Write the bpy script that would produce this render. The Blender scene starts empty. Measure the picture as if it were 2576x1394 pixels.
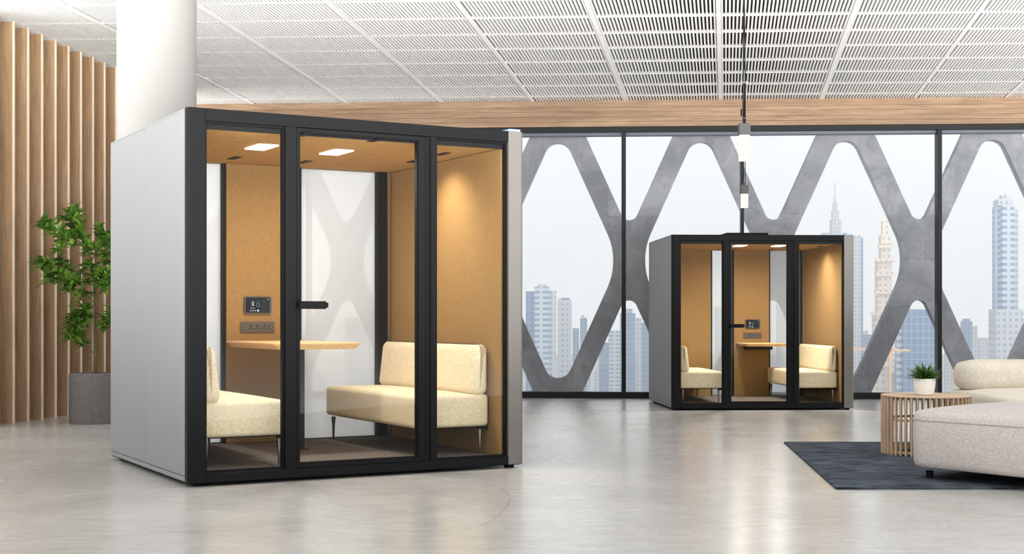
import bpy, bmesh, math, random
from mathutils import Vector, Matrix
random.seed(7)
S = bpy.context.scene
COL = S.collection
PI = math.pi
SKY_FRONT, FILL_LOW, SKY_TOP, HAZE = .54, 13.0, 1.3, .00095
# ------------------------------------------------------------------ camera
F, CX, HOR, HC = 3463.0, 1288.0, 800.0, 1.003
cd = bpy.data.cameras.new('camera'); cam = bpy.data.objects.new('camera', cd); COL.objects.link(cam)
cd.sensor_fit = 'HORIZONTAL'; cd.sensor_width = 36; cd.lens = F/2576*36
cd.shift_y = (HOR-697)/2576; cd.clip_end = 6000; cd.clip_start = .05
cam.location = (0, 0, HC); cam.rotation_euler = (PI/2, 0, 0)
S.camera = cam
S.view_settings.view_transform = 'Standard'; S.view_settings.look = 'None'
S.view_settings.gamma = 1; S.view_settings.use_curve_mapping = False; S.view_settings.exposure = 0.33
try:
    S.cycles.use_denoising = True
    S.cycles.max_bounces = 10; S.cycles.diffuse_bounces = 5; S.cycles.glossy_bounces = 5
    S.cycles.transparent_max_bounces = 24; S.cycles.sample_clamp_indirect = 6
    S.cycles.volume_bounces = 3; S.cycles.caustics_reflective = False; S.cycles.caustics_refractive = False
except Exception: pass

def at(px, py, Y):                      # photo pixel at depth Y -> point
    return Vector(((px-CX)/F*Y, Y, HC-(py-HOR)/F*Y))
def ground(px, py, z=0.0):
    Y = (HC-z)*F/(py-HOR)
    return Vector(((px-CX)/F*Y, Y, z))

# ------------------------------------------------------------------ materials
def srgb(r, g, b):
    f = lambda c: (c/255/12.92) if c/255 <= .04045 else ((c/255+.055)/1.055)**2.4
    return (f(r), f(g), f(b), 1)
MATS = {}
class NT:
    def __init__(s, name):
        s.m = bpy.data.materials.new(name); s.m.use_nodes = True
        s.t = s.m.node_tree; s.t.nodes.clear()
        s.out = s.n('ShaderNodeOutputMaterial')
    def n(s, typ, **kw):
        nd = s.t.nodes.new(typ)
        for k, v in kw.items(): setattr(nd, k, v)
        return nd
    def l(s, a, b): s.t.links.new(a, b)
    def coord(s, scale=(1, 1, 1), which='Object', rot=(0, 0, 0)):
        tc = s.n('ShaderNodeTexCoord'); mp = s.n('ShaderNodeMapping')
        mp.inputs['Scale'].default_value = scale; mp.inputs['Rotation'].default_value = rot
        s.l(tc.outputs[which], mp.inputs[0]); return mp.outputs[0]
    def noise(s, vec, scale, detail=4, rough=.55, dist=0):
        nd = s.n('ShaderNodeTexNoise'); nd.inputs['Scale'].default_value = scale
        nd.inputs['Detail'].default_value = detail; nd.inputs['Roughness'].default_value = rough
        nd.inputs['Distortion'].default_value = dist
        s.l(vec, nd.inputs['Vector']); return nd.outputs['Fac']
    def ramp(s, fac, stops):
        nd = s.n('ShaderNodeValToRGB'); e = nd.color_ramp.elements
        while len(e) < len(stops): e.new(.5)
        for el, (p, c) in zip(e, stops): el.position = p; el.color = c
        s.l(fac, nd.inputs[0]); return nd.outputs[0]
    def math(s, op, a, b=None, c=None):
        nd = s.n('ShaderNodeMath', operation=op)
        for i, v in enumerate((a, b, c)):
            if v is None: continue
            if isinstance(v, (int, float)): nd.inputs[i].default_value = v
            else: s.l(v, nd.inputs[i])
        return nd.outputs[0]
    def mix(s, fac, a, b, blend='MIX'):
        nd = s.n('ShaderNodeMix', data_type='RGBA', blend_type=blend)
        for sock, v in ((nd.inputs[0], fac), (nd.inputs[6], a), (nd.inputs[7], b)):
            if isinstance(v, (int, float, tuple)): sock.default_value = v
            else: s.l(v, sock)
        return nd.outputs[2]
    def bump(s, h, strength=.2, dist=.01):
        nd = s.n('ShaderNodeBump'); nd.inputs['Strength'].default_value = strength
        nd.inputs['Distance'].default_value = dist; s.l(h, nd.inputs['Height']); return nd.outputs[0]
    def bsdf(s, col, rough=.5, metal=0, spec=.5, normal=None, coat=0, coat_rough=.1, emis=None, estr=0, sheen=0):
        b = s.n('ShaderNodeBsdfPrincipled')
        for k, v in (('Base Color', col), ('Roughness', rough), ('Metallic', metal), ('Specular IOR Level', spec),
                     ('Coat Weight', coat), ('Coat Roughness', coat_rough), ('Sheen Weight', sheen)):
            if isinstance(v, (int, float, tuple)): b.inputs[k].default_value = v
            else: s.l(v, b.inputs[k])
        if normal is not None: s.l(normal, b.inputs['Normal'])
        if emis: b.inputs['Emission Color'].default_value = emis; b.inputs['Emission Strength'].default_value = estr
        s.l(b.outputs[0], s.out.inputs[0]); return b

def plain(name, rgb, rough=.5, metal=0, spec=.5, var=.06, scale=6, bump=0):
    t = NT(name); c = srgb(*rgb); v = t.coord()
    n = t.noise(v, scale, 3)
    lo = tuple(x*(1-var) for x in c[:3])+(1,); hi = tuple(min(1, x*(1+var)) for x in c[:3])+(1,)
    col = t.ramp(n, [(.3, lo), (.7, hi)])
    nm = t.bump(t.noise(v, scale*30, 2), bump, .002) if bump else None
    t.bsdf(col, rough, metal, spec, nm); return t.m

def wood(name, a, b, axis='Z', scale=1.0, rough=.55):
    t = NT(name)
    st = {'Z': (9, 9, .55), 'X': (.55, 9, 9), 'Y': (9, .55, 9)}[axis]
    v = t.coord(tuple(x*scale for x in st))
    n1 = t.noise(v, 2.2, 6, .62, .5); n2 = t.noise(v, 9, 3, .6)
    n3 = t.noise(t.coord((.9, .9, .9)), 1.3, 2)
    c = t.ramp(n1, [(.3, srgb(*a)), (.68, srgb(*b))])
    c = t.mix(t.ramp(n2, [(.45, (0, 0, 0, 1)), (.75, (1, 1, 1, 1))]), c, tuple(x*.82 for x in srgb(*a)[:3])+(1,))
    c = t.mix(t.math('MULTIPLY', n3, .35), c, srgb(*b))
    t.bsdf(c, rough, 0, .35, t.bump(n2, .08, .003)); return t.m

def worms(name, a, b, scale, freq=28, rough=.9, bump=.25, mixf=1.0, sheen=.0):
    """cloth with a fine curly weave"""
    t = NT(name); v = t.coord()
    n = t.noise(v, scale, 1.5, .5, .6)
    s_ = t.math('SINE', t.math('MULTIPLY', n, freq))
    h = t.math('MULTIPLY_ADD', s_, .5, .5)
    soft = t.noise(v, 3, 2)
    c = t.ramp(h, [(.15, srgb(*a)), (.85, srgb(*b))])
    c = t.mix(t.math('MULTIPLY', soft, .25), c, srgb(*a))
    t.bsdf(c, rough, 0, .2, t.bump(h, bump, .003), sheen=sheen); return t.m

def glass(name, refl=.03, tint=(1, 1, 1, 1)):
    t = NT(name)
    tr = t.n('ShaderNodeBsdfTransparent'); tr.inputs[0].default_value = tint
    gl = t.n('ShaderNodeBsdfGlossy'); gl.inputs['Roughness'].default_value = .02
    lw = t.n('ShaderNodeLayerWeight'); lw.inputs[0].default_value = .12
    fac = t.math('MULTIPLY_ADD', lw.outputs['Facing'], .03, refl)
    mx = t.n('ShaderNodeMixShader'); t.l(fac, mx.inputs[0]); t.l(tr.outputs[0], mx.inputs[1]); t.l(gl.outputs[0], mx.inputs[2])
    t.l(mx.outputs[0], t.out.inputs[0]); return t.m
def milky(name, amount=.5, col=(.92, .95, .97, 1)):
    t = NT(name)
    tr = t.n('ShaderNodeBsdfTransparent')
    df = t.n('ShaderNodeBsdfTranslucent'); df.inputs[0].default_value = col
    d2 = t.n('ShaderNodeBsdfDiffuse'); d2.inputs[0].default_value = col
    m1 = t.n('ShaderNodeMixShader'); m1.inputs[0].default_value = .35
    t.l(df.outputs[0], m1.inputs[1]); t.l(d2.outputs[0], m1.inputs[2])
    v = t.coord(); n = t.noise(v, 1.5, 2)
    m2 = t.n('ShaderNodeMixShader'); t.l(t.math('MULTIPLY_ADD', n, .06, amount-.03), m2.inputs[0])
    t.l(tr.outputs[0], m2.inputs[1]); t.l(m1.outputs[0], m2.inputs[2]); t.l(m2.outputs[0], t.out.inputs[0]); return t.m
def glow(name, rgb, strength):
    t = NT(name); e = t.n('ShaderNodeEmission'); v = t.coord(); n = t.noise(v, 3, 1)
    c = srgb(*rgb); e.inputs[1].default_value = strength
    t.l(t.ramp(n, [(0, c), (1, c)]), e.inputs[0]); t.l(e.outputs[0], t.out.inputs[0]); return t.m

M = {}
M['black'] = plain('black_metal', (28, 29, 31), .45, .2, .25)
M['gasket'] = plain('black_rubber', (14, 14, 15), .6, 0, .15)
M['frame'] = plain('charcoal_aluminium', (23, 24, 26), .5, .1, .09, .04)
M['jamb'] = plain('grey_aluminium', (112, 109, 105), .4, .5, .5, .03)
M['shell'] = plain('light_grey_laminate', (127, 128, 129), .5, 0, .3, .012)
M['seam'] = plain('seam_grey', (120, 121, 122), .6)
M['felt'] = worms('ochre_felt', (132, 103, 62), (145, 115, 72), 52, 26, .95, .15)
M['felt_ceiling'] = worms('ochre_ceiling_felt', (158, 122, 70), (172, 136, 82), 20, 20, .95, .1)
M['carpet'] = worms('brown_grey_carpet', (86, 78, 71), (120, 111, 103), 30, 40, 1, .4)
M['bench'] = worms('cream_maze_cloth', (206, 192, 159), (230, 217, 186), 50, 30, .95, .45)
M['oak'] = wood('pale_oak', (205, 165, 112), (228, 192, 140), 'Y', 1.4, .4)
M['chrome'] = plain('dark_chrome', (150, 148, 146), .2, 1)
M['glass'] = glass('clear_glass', .006)
M['window_glass'] = glass('window_glass', .004)
M['milky'] = milky('hazy_film_glass', .57)
M['milky_light'] = milky('light_film_glass', .32)
M['led'] = glow('led_white', (255, 250, 240), 6)
M['screen'] = plain('black_screen', (10, 10, 12), .2, 0, .2)
M['screen_bezel'] = plain('screen_bezel', (58, 56, 55), .4)
M['outlet'] = plain('brown_outlet', (74, 66, 59), .5)
M['icon_white'] = glow('icon_white', (225, 230, 235), .8)
M['icon_dim'] = glow('icon_dim', (110, 120, 130), .5)
M['icon_teal'] = glow('icon_teal', (90, 160, 170), .6)
M['wallwood'] = wood('brown_board', (152, 122, 90), (184, 152, 118), 'Z', .8)
M['edge_lit'] = wood('lit_board_edge', (226, 205, 180), (240, 222, 200), 'Z', .8)  # window light on the fin ends, put into a paler wood colour
M['beamwood'] = wood('beam_board', (118, 93, 71), (164, 136, 109), 'X', .6)
M['white'] = plain('white_plaster', (146, 144, 142), .85, 0, .1, .01, 1)
M['slat'] = plain('white_slat', (240, 240, 239), .5, 0, .3, .01)
M['plenum'] = plain('dark_plenum', (96, 92, 88), .9, 0, .1, .2, .5)
M['pot_grey'] = plain('grey_stone_pot', (112, 108, 105), .85, 0, .3, .3, 90, .3)
M['soil'] = plain('dark_soil', (46, 38, 30), 1, 0, .1, .3, 60, .8)
M['bark'] = plain('grey_bark', (96, 88, 66), .9, 0, .2, .25, 30, .5)
M['pot_white'] = plain('white_ceramic', (232, 230, 227), .35, 0, .5, .02)
M['sofa_grey'] = worms('grey_boucle', (178, 171, 167), (214, 208, 205), 120, 24, 1, .6)
M['sofa_cream'] = worms('cream_boucle', (206, 197, 180), (234, 227, 214), 70, 30, 1, .6)
M['table_wood'] = wood('bleached_wood', (178, 150, 122), (210, 184, 156), 'Z', 2)
M['lamp_white'] = glow('lamp_white', (252, 248, 242), .86)
def leafmat(name, a, b):
    t = NT(name); v = t.coord(); n = t.noise(v, 8, 3)
    c = t.ramp(n, [(.3, srgb(*a)), (.72, srgb(*b))])
    t.bsdf(c, .45, 0, .4); return t.m
M['leaf'] = leafmat('tree_leaf', (50, 92, 26), (118, 156, 60))
M['grass'] = leafmat('tuft_leaf', (36, 74, 18), (92, 138, 40))

def mk_floor():
    t = NT('polished_concrete'); v = t.coord()
    big = t.noise(v, .55, 5, .6, .3); fine = t.noise(t.coord((1, 3.0, 1)), 4.2, 5, .6, .2)
    c = t.ramp(big, [(.3, srgb(176, 173, 169)), (.7, srgb(198, 196, 193))])
    c = t.mix(t.ramp(fine, [(.38, (0, 0, 0, 1)), (.72, (.55, .55, .55, 1))]), c, srgb(158, 155, 150))
    f3 = t.noise(t.coord((1, 2.6, 1)), 15, 4, .65, .3)
    c = t.mix(t.ramp(f3, [(.38, (.30, .30, .30, 1)), (.62, (0, 0, 0, 1))]), c, srgb(146, 143, 139))
    warm = t.ramp(t.noise(v, .9, 3), [(.55, (0, 0, 0, 1)), (.8, (.35, .35, .35, 1))])
    c = t.mix(warm, c, srgb(194, 186, 178))
    # one fine curved scratch in the concrete
    tc = t.n('ShaderNodeTexCoord'); sx = t.n('ShaderNodeSeparateXYZ'); t.l(tc.outputs['Object'], sx.inputs[0])
    wob = t.math('MULTIPLY_ADD', t.noise(v, 9, 2), .012, -.006)
    dy = t.math('SUBTRACT', sx.outputs[1], 7.65)
    kk = t.math('MULTIPLY_ADD', t.math('GREATER_THAN', dy, 0), .136, .13)
    xx = t.math('ADD', t.math('ADD', sx.outputs[0], t.math('MULTIPLY', t.math('MULTIPLY', dy, dy), kk)), wob)
    near = t.math('LESS_THAN', t.math('ABSOLUTE', t.math('ADD', xx, .013)), .0016)
    side = t.math('MULTIPLY', t.math('GREATER_THAN', dy, -1.1), t.math('LESS_THAN', dy, .62))
    c = t.mix(t.math('MULTIPLY', t.math('MULTIPLY', near, side), .7), c, srgb(88, 84, 80))
    rg = t.ramp(t.noise(v, 1.6, 5), [(.25, (.21, .21, .21, 1)), (.75, (.31, .31, .31, 1))])
    t.bsdf(c, rg, 0, .5, t.bump(fine, .012, .003), coat=.12, coat_rough=.2); return t.m
M['floor'] = mk_floor()

def mk_lattice():
    t = NT('raw_concrete'); v = t.coord()
    a = t.noise(v, 2.2, 7, .62, 1.0); b = t.noise(v, 9, 6, .65, 2.0)
    c = t.ramp(a, [(.32, srgb(134, 137, 143)), (.66, srgb(168, 171, 178))])
    c = t.mix(t.ramp(b, [(.55, (0, 0, 0, 1)), (.66, (.5, .5, .5, 1))]), c, srgb(120, 122, 128))
    br = t.n('ShaderNodeTexBrick'); t.l(t.coord((1, 1, 1), rot=(PI/2, 0, 0)), br.inputs['Vector'])
    br.inputs['Color1'].default_value = (0, 0, 0, 1); br.inputs['Color2'].default_value = (1, 1, 1, 1)
    br.inputs['Mortar'].default_value = (.5, .5, .5, 1); br.inputs['Mortar Size'].default_value = .0
    br.inputs['Scale'].default_value = 1; br.inputs['Brick Width'].default_value = 1.1; br.inputs['Row Height'].default_value = .58
    br.offset = .35
    c = t.mix(t.math('MULTIPLY', br.outputs['Color'], .38), c, srgb(104, 106, 112))
    t.bsdf(c, .85, 0, .2, t.bump(b, .15, .01)); return t.m
M['lattice'] = mk_lattice()

def mk_rug():
    t = NT('charcoal_rug')
    a = t.noise(t.coord((1, 1.9, 1)), 4.5, 6, .66, .5); b = t.noise(t.coord(), 120, 2)
    c = t.ramp(a, [(.3, srgb(34, 39, 46)), (.68, srgb(92, 100, 110))])
    c = t.mix(t.math('MULTIPLY', b, .3), c, srgb(30, 34, 40))
    t.bsdf(c, 1, 0, .1, t.bump(b, .6, .006)); return t.m
M['rug'] = mk_rug()

def facade(name, wall, win, bw=4.0, rh=3.6, mortar=.9):
    t = NT(name); tc = t.n('ShaderNodeTexCoord')
    sx = t.n('ShaderNodeSeparateXYZ'); t.l(tc.outputs['Object'], sx.inputs[0])
    cb = t.n('ShaderNodeCombineXYZ'); t.l(t.math('ADD', sx.outputs[0], sx.outputs[1]), cb.inputs[0]); t.l(sx.outputs[2], cb.inputs[1])
    br = t.n('ShaderNodeTexBrick'); t.l(cb.outputs[0], br.inputs['Vector']); br.offset = 0
    w2 = tuple(x*.88 for x in srgb(*win)[:3])+(1,)
    br.inputs['Color1'].default_value = srgb(*win); br.inputs['Color2'].default_value = w2
    br.inputs['Mortar'].default_value = srgb(*wall); br.inputs['Scale'].default_value = 1
    br.inputs['Brick Width'].default_value = bw; br.inputs['Row Height'].default_value = rh
    br.inputs['Mortar Size'].default_value = mortar
    t.bsdf(br.outputs['Color'], .8, 0, .2); return t.m

# ------------------------------------------------------------------ mesh helpers
def link(o, parent=None):
    COL.objects.link(o)
    if parent is not None: o.parent = parent
    return o
def obj(name, bm, mat, parent=None, smooth=False, label=None):
    me = bpy.data.meshes.new(name)
    bmesh.ops.recalc_face_normals(bm, faces=bm.faces[:])
    bm.to_mesh(me); bm.free()
    if mat is not None: me.materials.append(mat)
    if smooth:
        for p in me.polygons: p.use_smooth = True
        try: me.set_sharp_from_angle(angle=math.radians(40))
        except Exception: pass
    o = link(bpy.data.objects.new(name, me), parent)
    if label: o['label'] = label
    return o
def tag(o, label=None, cat=None, group=None, kind=None):
    if label: o['label'] = label
    if cat: o['category'] = cat
    if group: o['group'] = group
    if kind: o['kind'] = kind
    return o
def empty(name, loc=(0, 0, 0), rz=0.0):
    o = bpy.data.objects.new(name, None); o.empty_display_size = .1
    o.location = loc; o.rotation_euler = (0, 0, rz); return link(o)
def box(bm, x0, x1, y0, y1, z0, z1):
    vs = [bm.verts.new(p) for p in ((x0, y0, z0), (x1, y0, z0), (x1, y1, z0), (x0, y1, z0), (x0, y0, z1), (x1, y0, z1), (x1, y1, z1), (x0, y1, z1))]
    for f in ((0, 3, 2, 1), (4, 5, 6, 7), (0, 1, 5, 4), (1, 2, 6, 5), (2, 3, 7, 6), (3, 0, 4, 7)):
        bm.faces.new([vs[i] for i in f])
    return vs
def prism(bm, base, top):
    n = len(base); a = [bm.verts.new(p) for p in base]; b = [bm.verts.new(p) for p in top]
    bm.faces.new(a[::-1]); bm.faces.new(b)
    for i in range(n): bm.faces.new((a[i], a[(i+1) % n], b[(i+1) % n], b[i]))
def bev(bm, w, seg=2):
    bmesh.ops.bevel(bm, geom=bm.edges[:], offset=w, segments=seg, affect='EDGES', profile=.5)
    return bm
def BX(*a, b=0, seg=2):
    bm = bmesh.new(); box(bm, *a)
    if b: bev(bm, b, seg)
    return bm
def lathe(bm, prof, cx=0, cy=0, n=40, cap=True):
    rings = []
    for r, z in prof:
        rings.append([bm.verts.new((cx+r*math.cos(2*PI*i/n), cy+r*math.sin(2*PI*i/n), z)) for i in range(n)])
    for a, b in zip(rings, rings[1:]):
        for i in range(n): bm.faces.new((a[i], a[(i+1) % n], b[(i+1) % n], b[i]))
    if cap:
        bm.faces.new(rings[0][::-1]); bm.faces.new(rings[-1])
def tube(bm, pts, radii, n=8):
    rings = []
    for i, p in enumerate(pts):
        p = Vector(p)
        d = (Vector(pts[min(i+1, len(pts)-1)])-Vector(pts[max(i-1, 0)])).normalized()
        u = d.cross(Vector((0, 1, .13))).normalized(); w = d.cross(u)
        r = radii[i] if isinstance(radii, (list, tuple)) else radii
        rings.append([bm.verts.new(p+u*r*math.cos(2*PI*k/n)+w*r*math.sin(2*PI*k/n)) for k in range(n)])
    for a, b in zip(rings, rings[1:]):
        for k in range(n): bm.faces.new((a[k], a[(k+1) % n], b[(k+1) % n], b[k]))
    bm.faces.new(rings[0][::-1]); bm.faces.new(rings[-1])
def frame_rect(bm, u0, u1, z0, z1, w, v0, v1):   # a rectangular ring standing in the u-z plane
    box(bm, u0, u0+w, v0, v1, z0, z1); box(bm, u1-w, u1, v0, v1, z0, z1)
    box(bm, u0+w, u1-w, v0, v1, z0, z0+w); box(bm, u0+w, u1-w, v0, v1, z1-w, z1)
def rrect(w, h, r, n=6):
    pts = []
    for cx, cy, a0 in ((w/2-r, h/2-r, 0), (-w/2+r, h/2-r, PI/2), (-w/2+r, -h/2+r, PI), (w/2-r, -h/2+r, 1.5*PI)):
        for i in range(n+1): a = a0+PI/2*i/n; pts.append((cx+r*math.cos(a), cy+r*math.sin(a)))
    return pts
def cushion(bm, L, W, H, r, puff=.0, n=22, bulge=0.0, corner=None):
    """soft rounded block, base centre at origin; corner = plan radius"""
    c = corner if corner is not None else r
    def mp(p):
        q = Vector((max(-L/2+c, min(L/2-c, p.x)), max(-W/2+c, min(W/2-c, p.y)), 0))
        d = Vector((p.x-q.x, p.y-q.y, 0))
        if d.length > 1e-9 and d.length > c*.0:
            m = max(abs(d.x), abs(d.y)); d = d.normalized()*m
        x, y, z = q.x+d.x, q.y+d.y, p.z
        # round the vertical profile
        zz = max(r, min(H-r, z)); dz = z-zz
        qx = Vector((q.x+d.x*(c-r)/c, q.y+d.y*(c-r)/c)) if c > 0 else Vector((x, y))
        h = Vector((x-qx.x, y-qx.y)); t = h.length
        if abs(dz) > 1e-9 and t > 1e-9:
            m = max(abs(dz), t); v = Vector((t, abs(dz))).normalized()*m
            h = h.normalized()*v.x; dz = math.copysign(v.y, dz)
            x, y = qx.x+h.x, qx.y+h.y
        z = zz+dz
        k = max(0, 1-(2*x/L)**2)*max(0, 1-(2*y/W)**2)
        if z > H/2: z += puff*k**.6*(z-H/2)/(H/2)
        e = 1+bulge*(1-(2*z/H-1)**2)
        return (x*e, y*e, z)
    faces = []
    def lerp_axis(Lg, rr, nn):
        k = max(3, nn//3); a = [-Lg/2+rr*i/k for i in range(k)]
        m = max(2, nn-2*k); b = [-Lg/2+rr+(Lg-2*rr)*i/m for i in range(m+1)]
        return a+b+[-x for x in a[::-1]]
    xs, ys = lerp_axis(L, c, n), lerp_axis(W, c, n); zs = [z+H/2 for z in lerp_axis(H, r, 12)]
    cache = {}
    def V(p):
        key = (round(p[0], 6), round(p[1], 6), round(p[2], 6))
        if key not in cache: cache[key] = bm.verts.new(mp(Vector(p)))
        return cache[key]
    def grid(A, B, f):
        for a0, a1 in zip(A, A[1:]):
            for b0, b1 in zip(B, B[1:]):
                vs = [V(f(a0, b0)), V(f(a1, b0)), V(f(a1, b1)), V(f(a0, b1))]
                if len(set(vs)) == 4:
                    try: bm.faces.new(vs)
                    except ValueError: pass
    grid(xs, ys, lambda a, b: (a, b, 0)); grid(xs, ys, lambda a, b: (a, b, H))
    grid(xs, zs, lambda a, b: (a, -W/2, b)); grid(xs, zs, lambda a, b: (a, W/2, b))
    grid(ys, zs, lambda a, b: (-L/2, a, b)); grid(ys, zs, lambda a, b: (L/2, a, b))
def move(bm, m): bmesh.ops.transform(bm, matrix=m, verts=bm.verts[:]); return bm
T = Matrix.Translation
def Rz(a): return Matrix.Rotation(a, 4, 'Z')
def Rx(a): return Matrix.Rotation(a, 4, 'X')
def Ry(a): return Matrix.Rotation(a, 4, 'Y')

# ------------------------------------------------------------------ the room
PW = Vector((.110, 17.28, 0)); E = Vector((6.297-.110, 16.93-17.28, 0)).normalized()   # foot of the window wall and its run
NB = Vector((-E.y, E.x, 0))                                                          # outwards
WANG = math.atan2(E.y, E.x)
def on_wall(px, off=0.0):            # distance along the wall where a pixel column meets it
    q = (px-CX)/F; P = PW+NB*off
    return (q*P.y-P.x)/(E.x-q*E.y)
ZC, TILT = 3.71, .0245
ZWT = 3.388
bm = bmesh.new(); box(bm, -9, 16, 4.6, 18.6, -.2, 0)
tag(obj('floor', bm, M['floor']), kind='structure')

# ceiling: open white slat grille under a dark plenum
DIR = Vector(((1825-CX)/F, 1, 0))
YN = 10.2
def ceil_pt(s, L, dz=0.0):
    p = PW+E*s-DIR*L; return Vector((p.x, p.y, ZC+TILT*L+dz))
LN = 6.3
ceil_root = tag(empty('ceiling'), kind='structure')
bm = bmesh.new()
s0, s1 = -6.4, 9.0
marks = [on_wall(px)-.0 for px in (640, 876, 1113, 1342, 1575, 1812, 2065, 2300, 2530, 2766, 3000)]
s = s0
while s < s1:
    if min(abs(s-m) for m in marks) > .03:
        w = .0085
        b_ = [ceil_pt(s-w, 0), ceil_pt(s+w, 0), ceil_pt(s+w, 0, .035), ceil_pt(s-w, 0, .035)]
        t_ = [ceil_pt(s-w, LN), ceil_pt(s+w, LN), ceil_pt(s+w, LN, .035), ceil_pt(s-w, LN, .035)]
        prism(bm, b_, t_)
    s += .0354
tag(obj('slat_grille', bm, M['slat'], ceil_root))
for m in marks:
    bm = bmesh.new(); w = .022
    prism(bm, [ceil_pt(m-w, 0, -.004), ceil_pt(m+w, 0, -.004), ceil_pt(m+w, 0, .05), ceil_pt(m-w, 0, .05)],
          [ceil_pt(m-w, LN, -.004), ceil_pt(m+w, LN, -.004), ceil_pt(m+w, LN, .05), ceil_pt(m-w, LN, .05)])
    obj('main_rail', bm, M['slat'], ceil_root)
k = 0
L = .35
while L < LN:
    bm = bmesh.new(); w = .011
    prism(bm, [ceil_pt(s0, L-w, .001), ceil_pt(s0, L+w, .001), ceil_pt(s0, L+w, .03), ceil_pt(s0, L-w, .03)],
          [ceil_pt(s1, L-w, .001), ceil_pt(s1, L+w, .001), ceil_pt(s1, L+w, .03), ceil_pt(s1, L-w, .03)])
    obj('cross_rail', bm, M['slat'], ceil_root); L += .66
bm = bmesh.new()
prism(bm, [ceil_pt(s0, 0, .13), ceil_pt(s1, 0, .13), ceil_pt(s1, 0, .17), ceil_pt(s0, 0, .17)],
      [ceil_pt(s0, LN, .13), ceil_pt(s1, LN, .13), ceil_pt(s1, LN, .17), ceil_pt(s0, LN, .17)])
obj('plenum_board', bm, M['plenum'], ceil_root)

# wall above the window: horizontal boards
wb = tag(empty('wall_back', PW, WANG), kind='structure')
zs_ = [ZWT, ZWT+.062, ZWT+.120, ZWT+.185, ZWT+.242, ZC+.005, ZC+.16]
for z0, z1 in zip(zs_, zs_[1:]):
    obj('board', BX(s0, s1, -.06, .35, z0+.0008, z1-.0008, b=.002, seg=1), M['beamwood'], wb)

# the glazed wall
win = tag(empty('window_1', PW, WANG), kind='structure')
wl = [on_wall(p) for p in (776, 1569, 1867, 2362, 3155)]
obj('top_rail', BX(s0, s1, -.05, .10, ZWT-.065, ZWT, b=.004), M['black'], win)
obj('head_trim', BX(s0, s1, .02, .16, ZWT-.10, ZWT-.066), plain('blue_grey_trim', (92, 98, 106), .4, .3), win)
obj('bottom_rail', BX(s0, s1, -.05, .10, 0, .078, b=.004), M['black'], win)
for i, s in enumerate(wl):
    w = .018 if i == 2 else .026
    obj('mullion', BX(s-w, s+w, -.05, .11, .079, ZWT-.066, b=.003), M['black'], win)
ed = [s0]+wl+[s1]
for a, b in zip(ed, ed[1:]):
    obj('pane', BX(a+.027, b-.027, .02, .032, .08, ZWT-.102), M['window_glass'], win)

# concrete lattice outside the glass
OFF = .55
lat = tag(empty('facade_lattice', PW+NB*OFF, WANG), kind='structure',
          label='grey concrete lattice of crossing arms outside the window')
Yl = (PW+NB*OFF).y
def LP(px, py):
    s = on_wall(px, OFF); p = PW+NB*OFF+E*s
    return s, HC-(py-HOR)/F*p.y
PXM = F/Yl      # px per metre
def rounded_poly(pts, rads, n=10):
    out = []; N = len(pts)
    for i in range(N):
        p = Vector(pts[i]); a = Vector(pts[i-1])-p; b = Vector(pts[(i+1) % N])-p
        r = rads[i]
        if r <= 0: out.append(tuple(p)); continue
        a.normalize(); b.normalize(); half = a.angle(b)/2
        d = r/math.tan(half); c = p+(a+b).normalized()*(r/math.sin(half))
        s_ = p+a*d; e_ = p+b*d
        v0 = s_-c; v1 = e_-c; ang = v0.angle_signed(v1)
        for k in range(n+1):
            t = -ang*k/n
            out.append((c.x+v0.x*math.cos(t)-v0.y*math.sin(t), c.y+v0.x*math.sin(t)+v0.y*math.cos(t)))
    return out
cu = bpy.data.curves.new('lattice', 'CURVE'); cu.dimensions = '2D'; cu.fill_mode = 'BOTH'; cu.extrude = .085
def spl(pts):
    sp = cu.splines.new('POLY'); sp.points.add(len(pts)-1)
    for q, (x, y) in zip(sp.points, pts): q.co = (x, y, 0, 1)
    sp.use_cyclic_u = True
sA, zA = LP(1583, 655); SL = .449
per = (LP(2312, 655)[0]-LP(1583, 655)[0])/2
m = 1/PXM
ztop, zbot = LP(1583, 232)[1], LP(1583, 1060)[1]
spl([(-7.2, zbot), (9.6, zbot), (9.6, ztop), (-7.2, ztop)])
for k in range(-4, 6):
    x = sA+per*k
    if not -6.2 < x < 8.6: continue
    # big diamond hole right of node k : apex / waist
    cxh = x+per/2; hw = per/2-55*m; hh = 330*m
    xw = hh*SL+0*m
    apex = 345*m; side = apex*SL
    if cxh+hw < 9.2:
        sd = apex*SL; cut = hw
        pts = rounded_poly([(cxh, zA+apex), (cxh-sd, zA), (cxh, zA-apex), (cxh+sd, zA)], [34*m, 165*m, 34*m, 165*m], 14)
        spl(pts)
    # V above and inverted V below the node
    yb = zA+70*m
    yt = ztop-.06
    w = (yt-yb)*SL
    spl(rounded_poly([(x, yb), (x+w, yt), (x-w, yt)], [21*m, .02, .02], 10))
    yb = zA-70*m; yt = zbot+.05; w = (yb-yt)*SL
    spl(rounded_poly([(x, yb), (x-w, yt), (x+w, yt)], [21*m, .02, .02], 10))
co = bpy.data.objects.new('tmp_lattice', cu); COL.objects.link(co)
dg = bpy.context.evaluated_depsgraph_get()
me = bpy.data.meshes.new_from_object(co.evaluated_get(dg)); me.materials.clear(); me.materials.append(M['lattice'])
bpy.data.objects.remove(co); bpy.data.curves.remove(cu)
me.transform(Rx(PI/2)); me.transform(T((0, .085, 0)))
me.name = 'lattice_arms'
link(bpy.data.objects.new('lattice_arms', me), lat)

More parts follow.
